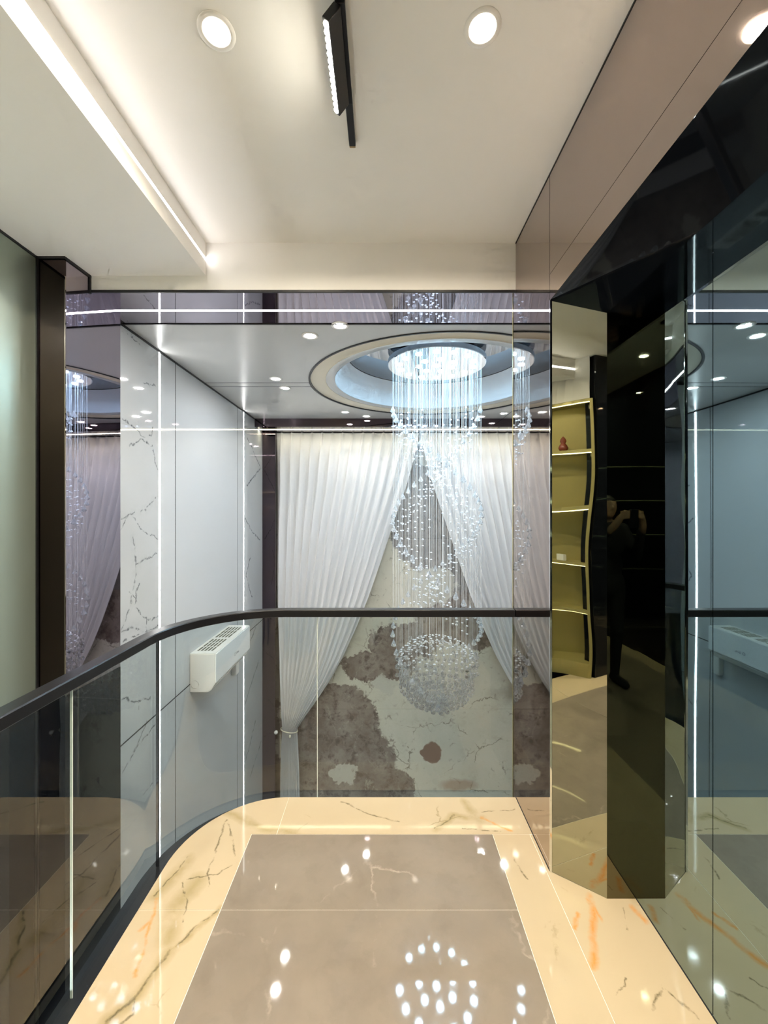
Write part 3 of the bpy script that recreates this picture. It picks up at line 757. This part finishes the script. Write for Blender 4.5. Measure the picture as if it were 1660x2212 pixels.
def helix_levels(th, lo, hi):
    """heights at which the two crystal spirals pass the angle th"""
    out = []
    for off in (0.0, PI):
        ph = (th - PI - off) % (2 * PI)
        z = Z0H - ph / PI * HALF
        while z > lo:
            if z < hi: out.append(z)
            z -= 2 * HALF
    return sorted(out, reverse=True)
SZ, SR = 0.09, 0.40
# outer ring of strands carries the two spirals of large drops
for k in range(34):
    th = 2 * PI * k / 34; x, y = 0.425 * math.cos(th), 0.425 * math.sin(th)
    lv = helix_levels(th, -0.15, 2.62)
    bot = lv[-1]
    cpart('strand', ME_S, x, y, ZD, ZD - bot)
    for z in lv: cpart('crystal_drop', ME_D, x, y, z, None, random.random())
beads, balls = [], []
for r, n in ((0.07, 7), (0.14, 13), (0.21, 20), (0.28, 26), (0.345, 32), (0.385, 20)):
    for k in range(n):
        th = 2 * PI * (k + 0.37 * (r * 50 % 1)) / n; x, y = r * math.cos(th), r * math.sin(th)
        if r < 0.38:
            zb = SZ - math.sqrt(max(SR ** 2 - r ** 2, 0.0))
        else: zb = SZ + random.uniform(-0.08, 0.05)
        cpart('strand', ME_S, x, y, ZD, ZD - zb)
        for q in range(3): balls.append((x, y, zb + q * (0.055 if r < 0.3 else 0.075) + random.uniform(-.008, .008)))
        zt = SZ + math.sqrt(max(SR ** 2 - r ** 2, 0.0)) * 0.72
        beads += [(x, y, zt), (x, y, zt - 0.06)]
        for z in helix_levels(th + 0.25, 0.62, 2.62):
            for q in range(2 if r < 0.3 else 3): beads.append((x, y, z - 0.07 * q + random.uniform(-.012, .012)))
for i, (x, y, z) in enumerate(balls[:300]): cpart('crystal_ball', ME_G, x, y, z)
def joined(name, pts, me, lab):
    v, f = [], []; mv = [tuple(p.co) for p in me.vertices]; mf = [tuple(p.vertices) for p in me.polygons]
    for x, y, z in pts:
        n = len(v); v += [(a + x, b + y, c + z - ZD) for a, b, c in mv]; f += [tuple(i + n for i in q) for q in mf]
    o = mesh_obj(name, v, f, me.materials[0], ch); o['kind'] = 'stuff'; o['label'] = lab; return o
if len(balls) > 300: joined('crystal_balls_rest', balls[300:], ME_G, 'further small crystal balls of the chandelier')
beads.sort(key=lambda p: p[1])            # nearest to the viewer first
for x, y, z in beads[:300]: cpart('bead', ME_B, x, y, z)
joined('beads_rest', beads[300:], ME_B, 'further tiny crystal beads of the chandelier')

# ================================================================== BALUSTRADE
RG = 0.53; GCX, GCY = XG + RG, YG - RG
Y0R = 0.36
def gpath(parts):
    return parts
full = [(XG, Y0R), (XG, 0.9), (XG, 1.4)] + arc(GCX, GCY, RG, PI, PI / 2, 40) + [(0.1, YG), (XP - 0.002, YG)]
rl = empty('glass_balustrade', (XG, GCY, -0.05)); tag(rl, 'curved glass balustrade with a black handrail around the landing edge', 'balustrade')
hw, zt, zb_ = 0.029, 1.045, 1.004
adopt(sweep('handrail', full, [(-hw, zb_ + .003), (-hw + .003, zb_), (hw - .003, zb_), (hw, zb_ + .003), (hw, zt - .004), (hw - .004, zt), (-hw + .004, zt), (-hw, zt - .004)], M['blackmetal']), rl)
def gpane(path, lab):
    o = adopt(sweep('glass_pane', path, [(-0.006, -0.10), (0.006, -0.10), (0.006, zb_ + 0.002), (-0.006, zb_ + 0.002)], M['pane']), rl); o['label'] = lab
gpane([(XG, Y0R), (XG, 1.4100)], 'clear straight pane nearest the viewer')
gpane([(XG, 1.4135), (XG, 1.6)] + arc(GCX, GCY, RG, PI, PI - 0.186, 8), 'clear narrow straight pane')
XS = -0.378
gpane(arc(GCX, GCY, RG, PI - 0.194, PI / 2, 44) + [(XS - 0.002, YG)], 'clear curved corner pane')
gpane([(XS + 0.002, YG), (XP - 0.004, YG)], 'clear front pane')
def seam(x0, x1, y0, y1, mat):
    adopt(box('pane_joint', x0, x1, y0, y1, -0.05, zb_ + 0.002, M[mat]), rl)
seam(XG - .002, XG + .0065, 1.4102, 1.4133, 'paneedge')
_bx, _by = GCX + RG * math.cos(PI - .19), GCY + RG * math.sin(PI - .19)
seam(_bx - .007, _bx + .007, _by - 0.0025, _by + 0.0025, 'seal')
seam(XS - .0018, XS + .0018, YG - .0065, YG + .002, 'paneedge')
adopt(sweep('base_channel', full, [(-0.074, -0.16), (0.03, -0.16), (0.03, -0.05), (-0.074, -0.05)], M['black']), rl)

# ================================================================== CURTAINS
KX = 900.0 / 5.9
def cp(x, y): return ((x - 830) / KX, 1.6 + (1104 - y) / KX)
inner = [cp(906, 935), cp(903, 955), cp(880, 1040), cp(850, 1128), cp(822, 1212), cp(795, 1290), cp(768, 1358), cp(740, 1420), cp(713, 1470), cp(688, 1508), cp(662, 1545), cp(641, 1576), cp(643, 1610), cp(645, 1660), (cp(646, 1723)[0], cp(646, 1723)[1]), (cp(650, 1723)[0], ZL + 0.02)]
outer = [cp(597, 935), cp(597, 1100), cp(597, 1320), cp(602, 1450), cp(607, 1540), cp(610, 1576), cp(607, 1620), cp(605, 1723), (cp(604, 1723)[0], ZL + 0.02)]
def interp(tab, z):
    for (x0, z0), (x1, z1) in zip(tab[:-1], tab[1:]):
        if z <= z0 and z >= z1:
            t_ = (z0 - z) / (z0 - z1) if z0 != z1 else 0
            return x0 + (x1 - x0) * t_
    return tab[0][0] if z > tab[0][1] else tab[-1][0]
ZTOP = inner[0][1]
def curtain(mirror, label):
    NF, PER, NZ = 14, 12, 90
    NU = NF * PER; v, f = [], []
    zs = []
    for j in range(NZ + 1):
        t_ = j / NZ; zs.append(ZTOP + (ZL + 0.02 - ZTOP) * t_)
    rnd = random.Random(3 if mirror else 5)
    ph = [rnd.uniform(-.5, .5) for _ in range(NF + 1)]; am = [rnd.uniform(.75, 1.2) for _ in range(NF + 1)]
    for z in zs:
        xi, xo = interp(inner, z), interp(outer, z); wd = xi - xo
        d = ZTOP - z
        head = min(1.0, max(0.0, (d - 0.02) / 0.35))
        for i in range(NU + 1):
            u = i / NU; fo = u * NF; kf = min(int(fo), NF)
            fr = fo - int(fo)
            soft = math.sin(2 * PI * fo + ph[kf] * 0.0)
            # pinch pleats at the header open into round folds below
            pin = math.exp(-((fr - 0.5) / 0.085) ** 2)
            y_head = -0.042 * pin
            y_fold = -0.058 * am[kf] * (0.5 - 0.5 * math.cos(2 * PI * fo)) - 0.008 * math.sin(4 * PI * fo + 3 * z)
            comp = min(1.0, wd / 1.2)
            y = y_head * (1 - head) + y_fold * head * (0.75 + 0.25 * comp)
            x = xo + wd * u + 0.012 * head * math.sin(2 * PI * fo + 1.0) * comp
            y += -0.05 * (1 - comp) * math.sin(PI * u)
            X = 2 * CX - x if mirror else x
            v.append((X, 5.935 + y, z))
    for j in range(NZ):
        for i in range(NU):
            a_ = j * (NU + 1) + i; f.append((a_, a_ + 1, a_ + NU + 2, a_ + NU + 1))
    t_ = empty('curtain', ((2 * CX + 1.2) if mirror else -1.2, 5.93, ZL))
    adopt(mesh_obj('fabric', v, f, M['fabric'], None, True), t_)
    # header tape
    hv, hf = [], []
    for j, z in enumerate((ZTOP + 0.002, ZTOP - 0.085)):
        for i in range(NU + 1):
            u = i / NU; fr = (u * NF) % 1.0; pin = math.exp(-((fr - 0.5) / 0.085) ** 2)
            x = interp(outer, z) + (interp(inner, z) - interp(outer, z)) * u
            hv.append((2 * CX - x if mirror else x, 5.932 - 0.042 * pin, z))
    for i in range(NU): hf.append((i, i + 1, NU + 2 + i, NU + 1 + i))
    adopt(mesh_obj('header_tape', hv, hf, M['fabric'], None, True), t_)
    return tag(t_, label, 'curtain', 'pair of white curtains')
curtain(False, 'white pleated curtain on the left, swept to its tieback')
curtain(True, 'white pleated curtain on the right, behind the chandelier')
# tiebacks with wall knob
def tieback(mirror, label):
    sx = (lambda x: 2 * CX - x) if mirror else (lambda x: x)
    tx, tz = cp(625, 1577)
    t_ = empty('curtain_tieback', (sx(tx), 5.9, tz))
    v, f = [], []; n, k = 28, 8
    for i in range(n):
        a_ = 2 * PI * i / n
        for j in range(k):
            b_ = 2 * PI * j / k; r_ = 0.007
            px = tx + (0.118 + r_ * math.cos(b_)) * math.cos(a_); py = 5.905 + (0.075 + r_ * math.cos(b_)) * math.sin(a_)
            v.append((sx(px), py, tz + r_ * math.sin(b_) - 0.02 * math.cos(a_)))
    for i in range(n):
        for j in range(k):
            i2, j2 = (i + 1) % n, (j + 1) % k; f.append((i * k + j, i2 * k + j, i2 * k + j2, i * k + j2))
    adopt(mesh_obj('cord', v, f, M['tie'], None, True), t_)
    bm = bmesh.new(); bmesh.ops.create_uvsphere(bm, u_segments=14, v_segments=10, radius=0.026)
    bmesh.ops.translate(bm, vec=(sx(tx - 0.16), 5.80, tz + 0.02), verts=bm.verts)
    adopt(bm_obj('knob', bm, M['acwhite'], None, True), t_)
    adopt(box('knob_stem', min(sx(tx - .165), sx(tx - .155)), max(sx(tx - .165), sx(tx - .155)), 5.80, 5.85, tz + .015, tz + .025, M['acwhite']), t_)
    bm = bmesh.new(); bmesh.ops.create_uvsphere(bm, u_segments=12, v_segments=8, radius=0.016)
    bmesh.ops.scale(bm, vec=(1, 1, 1.6), verts=bm.verts)
    bmesh.ops.translate(bm, vec=(sx(tx + 0.03), 5.822, tz - 0.05), verts=bm.verts)
    adopt(bm_obj('tassel', bm, M['tie'], None, True), t_)
    tag(t_, label, 'tieback', 'curtain tiebacks')
tieback(False, 'thin cream cord tieback with white knob on the left curtain')
tieback(True, 'thin cream cord tieback on the right curtain, behind the pilaster')

# ================================================================== AIR CONDITIONER
ac = empty('air_conditioner', (XM, 4.12, 0.005)); tag(ac, 'white wall mounted air conditioner on the marble wall', 'air conditioner')
ax0, ax1, ay0, ay1, az0, az1 = XM, -1.478, 3.662, 4.590, 0.005, 0.345
# body: section swept along the wall
sec = [(ax0, az0), (ax1 - 0.075, az0), (ax1 - 0.045, az0 + 0.018), (ax1 - 0.006, az0 + 0.085), (ax1 - 0.006, az1 - 0.02), (ax1 - 0.012, az1), (ax0, az1)]
v = [(x, ay0, z) for x, z in sec] + [(x, ay1, z) for x, z in sec]; n = len(sec)
bm = bmesh.new(); vs = [bm.verts.new(p) for p in v]
bm.faces.new(vs[:n]); bm.faces.new(vs[n:][::-1])
for i in range(n): bm.faces.new([vs[i], vs[n + i], vs[n + (i + 1) % n], vs[(i + 1) % n]])
bmesh.ops.recalc_face_normals(bm, faces=bm.faces)
bmesh.ops.bevel(bm, geom=[e for e in bm.edges if abs(e.verts[0].co.y - e.verts[1].co.y) < 1e-5], offset=0.006, segments=2, affect='EDGES')
adopt(bm_obj('body', bm, M['acwhite']), ac)
fp = adopt(panel('front_panel', [(ax1, ay0 + .004, az0 + 0.085), (ax1, ay1 - .004, az0 + 0.085), (ax1, ay1 - .004, az1 - 0.006), (ax1, ay0 + .004, az1 - 0.006)], (1, 0, 0), 0.006, pbr('white_gloss_plastic', (0.86, 0.90, 0.94), 0.10)), ac)
# air outlet flap on the sloping lower edge
sl = Vector((-0.039, 0, -0.067)).normalized()
adopt(panel('air_outlet', [(ax1 - .008, ay0 + .05, az0 + .083), (ax1 - .008, ay1 - .05, az0 + .083), (ax1 - .044, ay1 - .05, az0 + .021), (ax1 - .044, ay0 + .05, az0 + .021)], (0.067, 0, -0.039), 0.003, M['acgrey']), ac)
adopt(panel('outlet_flap', [(ax1 - .012, ay0 + .055, az0 + .062), (ax1 - .012, ay1 - .055, az0 + .062), (ax1 - .040, ay1 - .055, az0 + .022), (ax1 - .040, ay0 + .055, az0 + .022)], (0.067, 0, -0.045), 0.004, M['acwhite']), ac)
# top intake grille: rows of slots
gr_me = None
for h, (gy0, gy1) in enumerate(((ay0 + .07, ay0 + .43), (ay0 + .47, ay1 - .08))):
    for r_ in range(3):
        for c in range(5):
            x0 = ax0 + 0.030 + c * 0.031; L_ = (gy1 - gy0) / 3
            o = adopt(box('grille_slot', x0, x0 + 0.015, gy0 + r_ * L_ + .010, gy0 + (r_ + 1) * L_ - .010, az1 - 0.001, az1 + 0.0015, M['acslot']), ac)
# round cap on the near end
cap = empty
bm = bmesh.new(); bmesh.ops.create_cone(bm, cap_ends=False, segments=28, radius1=0.034, radius2=0.034, depth=0.003)
bmesh.ops.rotate(bm, matrix=Matrix.Rotation(PI / 2, 3, 'X'), verts=bm.verts)
bmesh.ops.translate(bm, vec=(ax0 + 0.045, ay0 - 0.001, az0 + 0.07), verts=bm.verts)
o = adopt(bm_obj('knockout_ring', bm, M['acslot']), ac)
# printed mark on the front panel
tc = bpy.data.curves.new('logo', 'FONT'); tc.body = 'Gree'; tc.size = 0.036; tc.align_x = 'CENTER'; tc.extrude = 0.0002
tc.materials.append(M['logo'])
_t = bpy.data.objects.new('logo_text', tc); COL.objects.link(_t)
bpy.context.view_layer.update()
_me = bpy.data.meshes.new_from_object(_t.evaluated_get(bpy.context.evaluated_depsgraph_get()))
bpy.data.objects.remove(_t)
to = bpy.data.objects.new('logo', _me); COL.objects.link(to)
to.parent = ac; to.matrix_parent_inverse = Matrix.Translation(-Vector(ac.location))
to.location = (ax1 + 0.0008, 4.20, 0.17); to.rotation_euler = (PI / 2, 0, PI / 2)
bm = bmesh.new(); bmesh.ops.create_circle(bm, cap_ends=False, segments=20, radius=0.016)
e = bm.edges[:]; r_ = bmesh.ops.extrude_edge_only(bm, edges=e)
bmesh.ops.scale(bm, vec=(0.7, 0.7, 1), verts=[q for q in r_['geom'] if isinstance(q, bmesh.types.BMVert)])
bmesh.ops.rotate(bm, matrix=Matrix.Rotation(PI / 2, 3, 'Y'), verts=bm.verts)
bmesh.ops.translate(bm, vec=(ax1 + 0.0008, 4.13, 0.182), verts=bm.verts)
adopt(bm_obj('logo_ring', bm, M['logo']), ac)
# pipe cover beside it
pc = empty('pipe_cover', (XM, 4.70, -0.30)); tag(pc, 'white pipe trunking on the wall beside the air conditioner', 'pipe cover')
adopt(box('trunking', XM, XM + 0.055, 4.60, 4.68, 0.06, 0.30, M['acwhite'], None, 0.008), pc)
adopt(box('trunking', XM, XM + 0.055, 4.66, 4.76, -0.24, 0.10, M['acwhite'], None, 0.008), pc)

# ================================================================== DISPLAY SHELF BEHIND THE VIEWER (seen in the gold mirror)
S0, S1 = Vector((-0.845, 0.10)), Vector((-1.36, 0.66))
dv = (S1 - S0).normalized(); nv = Vector((-0.70, -0.714)); 
def fp2(u, d): p = S0 + dv * u + nv * d; return (p.x, p.y)
LW = (S1 - S0).length
sh = empty('display_shelf', (-1.15, 0.2, 0)); tag(sh, 'curved gold display shelf with lit boards, seen in the gold mirror', 'shelf')
def curve_front(n=10, d0=0.0, back=0.30):
    pts = [fp2(u, d0 + 0.07 * math.sin(PI * u / LW * 1.5)) for u in [LW * i / n for i in range(n + 1)]]
    return pts + [fp2(LW, back), fp2(0, back)]
adopt(prism('plinth', curve_front(), 0.0, 0.12, M['shelfgold']), sh)
for z in (0.62, 1.12, 1.62, 2.12, 2.62):
    adopt(prism('shelf_board', curve_front(), z, z + 0.03, M['shelfgold']), sh)
    adopt(prism('shelf_light', [fp2(u, 0.02 + 0.07 * math.sin(PI * u / LW * 1.5)) for u in [LW * i / 5 for i in range(6)]] + [fp2(LW * (5 - i) / 5, 0.032 + 0.07 * math.sin(PI * (5 - i) / 5 * 1.5)) for i in range(6)], z - 0.006, z, M['shelfled']), sh)
adopt(prism('back_panel', [fp2(0, .30), fp2(LW, .30), fp2(LW, .32), fp2(0, .32)], 0.0, 2.65, M['shelfgold']), sh)
adopt(prism('side_panel', [fp2(0, 0), fp2(0, .30), fp2(-0.025, .30), fp2(-0.025, 0)], 0.0, 2.65, M['shelfgold']), sh)
o = prism('shelf_bulkhead', curve_front(10, 0.03, 0.36), 2.66, ZC, M['paint']); structure(o, 'cream bulkhead above the display shelf')
gx, gy = fp2(0.22, 0.16)
t_ = empty('gourd_ornament', (gx, gy, 2.151))
lathe('gourd_body', [(0.0, 0.0), (0.03, 0.004), (0.042, 0.035), (0.030, 0.065), (0.018, 0.078), (0.028, 0.10), (0.020, 0.125), (0.008, 0.14), (0.0, 0.15)], M['gourdred'], t_, 20)
tag(t_, 'dark red gourd ornament on the upper shelf', 'ornament')
gx, gy = fp2(0.22, 0.12)
t_ = box('card_holder', -0.05, 0.05, -0.02, 0.02, 0, 0.07, M['acwhite'], None, 0.004); t_.location = (gx, gy, 1.151)
tag(t_, 'small white card holder on the middle shelf', 'card holder')
# lit display cabinet on the rear wall
cab = empty('display_cabinet', (0.1, -2.8, 0)); tag(cab, 'dark display cabinet with lit shelves on the rear wall', 'cabinet')
adopt(box('back_panel', -0.78, 0.98, -2.99, -2.96, 0, 2.5, M['wallgrey']), cab)
for z in (0.1, 0.75, 1.25, 1.75, 2.25):
    adopt(box('shelf_board', -0.78, 0.98, -2.96, -2.66, z, z + 0.025, M['blackmetal']), cab)
    adopt(box('shelf_light', -0.70, 0.90, -2.70, -2.69, z - 0.006, z, M['shelfled']), cab)
for x in (-0.80, 0.08, 0.98):
    adopt(box('upright', x, x + 0.02, -2.96, -2.66, 0, 2.5, M['blackmetal']), cab)

# ================================================================== THE PHOTOGRAPHER (seen only in the mirrors)
def capsule(bm, a, b, ra, rb, seg=14):
    a, b = Vector(a), Vector(b); d = b - a
    q = d.to_track_quat('Z', 'Y').to_matrix().to_4x4()
    bmesh.ops.create_cone(bm, cap_ends=True, segments=seg, radius1=ra, radius2=rb, depth=d.length, matrix=Matrix.Translation((a + b) / 2) @ q)
    for p, r in ((a, ra), (b, rb)):
        bmesh.ops.create_uvsphere(bm, u_segments=seg, v_segments=8, radius=r, matrix=Matrix.Translation(p))
def ell(bm, c, r):
    bmesh.ops.create_uvsphere(bm, u_segments=20, v_segments=14, radius=1.0, matrix=Matrix.Translation(c) @ Matrix.Diagonal((*r, 1)))
pt = empty('person', (0.0, -0.45, 0.0)); tag(pt, 'person in dark clothes holding up a phone, seen in the mirrors', 'person')
bm = bmesh.new(); PY = -0.46
ell(bm, (0, PY, 1.33), (0.19, 0.115, 0.20)); ell(bm, (0, PY, 1.10), (0.155, 0.105, 0.22)); ell(bm, (0, PY, 0.93), (0.175, 0.12, 0.15))
capsule(bm, (0, PY, 1.42), (0, PY + 0.01, 1.55), 0.058, 0.052)
ell(bm, (0, PY + 0.025, 1.635), (0.076, 0.096, 0.115)); ell(bm, (0, PY + 0.055, 1.585), (0.052, 0.06, 0.06))
ell(bm, (0, PY + 0.122, 1.630), (0.012, 0.018, 0.020))
for sx_ in (-1, 1):
    ell(bm, (sx_ * 0.077, PY + 0.01, 1.63), (0.010, 0.020, 0.030))
    capsule(bm, (sx_ * 0.155, PY, 1.43), (sx_ * 0.235, PY + 0.08, 1.19), 0.055, 0.044)
    capsule(bm, (sx_ * 0.235, PY + 0.08, 1.19), (sx_ * 0.115, PY + 0.36, 1.47), 0.042, 0.029)
    capsule(bm, (sx_ * 0.115, PY + 0.36, 1.47), (sx_ * 0.082, PY + 0.395, 1.545), 0.030, 0.027)
    for j, (dz, ln) in enumerate(((0.055, 0.045), (0.036, 0.055), (0.017, 0.050), (-0.002, 0.040))):
        z = 1.535 + dz
        capsule(bm, (sx_ * 0.086, PY + 0.405, z), (sx_ * 0.052, PY + 0.432, z + 0.004), 0.0095, 0.009, 8)
        capsule(bm, (sx_ * 0.052, PY + 0.432, z + 0.004), (sx_ * (0.052 - ln * 0.35), PY + 0.436, z + 0.006), 0.009, 0.008, 8)
    capsule(bm, (sx_ * 0.084, PY + 0.385, 1.550), (sx_ * 0.055, PY + 0.405, 1.600), 0.011, 0.009, 8)
    capsule(bm, (sx_ * 0.09, PY, 0.90), (sx_ * 0.10, PY + 0.02, 0.50), 0.090, 0.058)
    capsule(bm, (sx_ * 0.10, PY + 0.02, 0.50), (sx_ * 0.105, PY - 0.02, 0.09), 0.058, 0.040)
    capsule(bm, (sx_ * 0.105, PY - 0.04, 0.045), (sx_ * 0.115, PY + 0.14, 0.035), 0.042, 0.034)
me = bpy.data.meshes.new('body'); bm.to_mesh(me); bm.free()
tmp = bpy.data.objects.new('body_raw', me); COL.objects.link(tmp)
r_ = tmp.modifiers.new('r', 'REMESH'); r_.mode = 'VOXEL'; r_.voxel_size = 0.0075
s_ = tmp.modifiers.new('s', 'SMOOTH'); s_.iterations = 3
bpy.context.view_layer.update()
bme = bpy.data.meshes.new_from_object(tmp.evaluated_get(bpy.context.evaluated_depsgraph_get()))
bpy.data.objects.remove(tmp)
bme.materials.clear()
for q in (pbr('black_cloth', (0.010, 0.010, 0.012), 0.8), pbr('skin', (0.46, 0.29, 0.20), 0.5), pbr('dark_hair', (0.010, 0.008, 0.007), 0.5)): bme.materials.append(q)
for p in bme.polygons:
    c = p.center; p.use_smooth = True
    if c.z > 1.655 + (c.y - PY) * 0.35 or (c.z > 1.54 and c.y < PY - 0.02): p.material_index = 2
    elif c.z > 1.50 and abs(c.x) < 0.09 and c.y < PY + 0.2: p.material_index = 1
    elif c.y > PY + 0.335 and c.z > 1.2: p.material_index = 1
bo = bpy.data.objects.new('body', bme); COL.objects.link(bo); adopt(bo, pt)
ph = empty('phone', (0, -0.026, 1.52)); tag(ph, 'dark phone held up by the person', 'phone')
adopt(box('case', -0.038, 0.038, -0.0335, -0.0255, 1.458, 1.612, M['blackmetal'], None, 0.003), ph)
adopt(box('screen', -0.035, 0.035, -0.0345, -0.0335, 1.463, 1.607, M['blackglass']), ph)
adopt(box('camera_bump', -0.016, 0.016, -0.0255, -0.0235, 1.585, 1.610, M['blackglass']), ph)
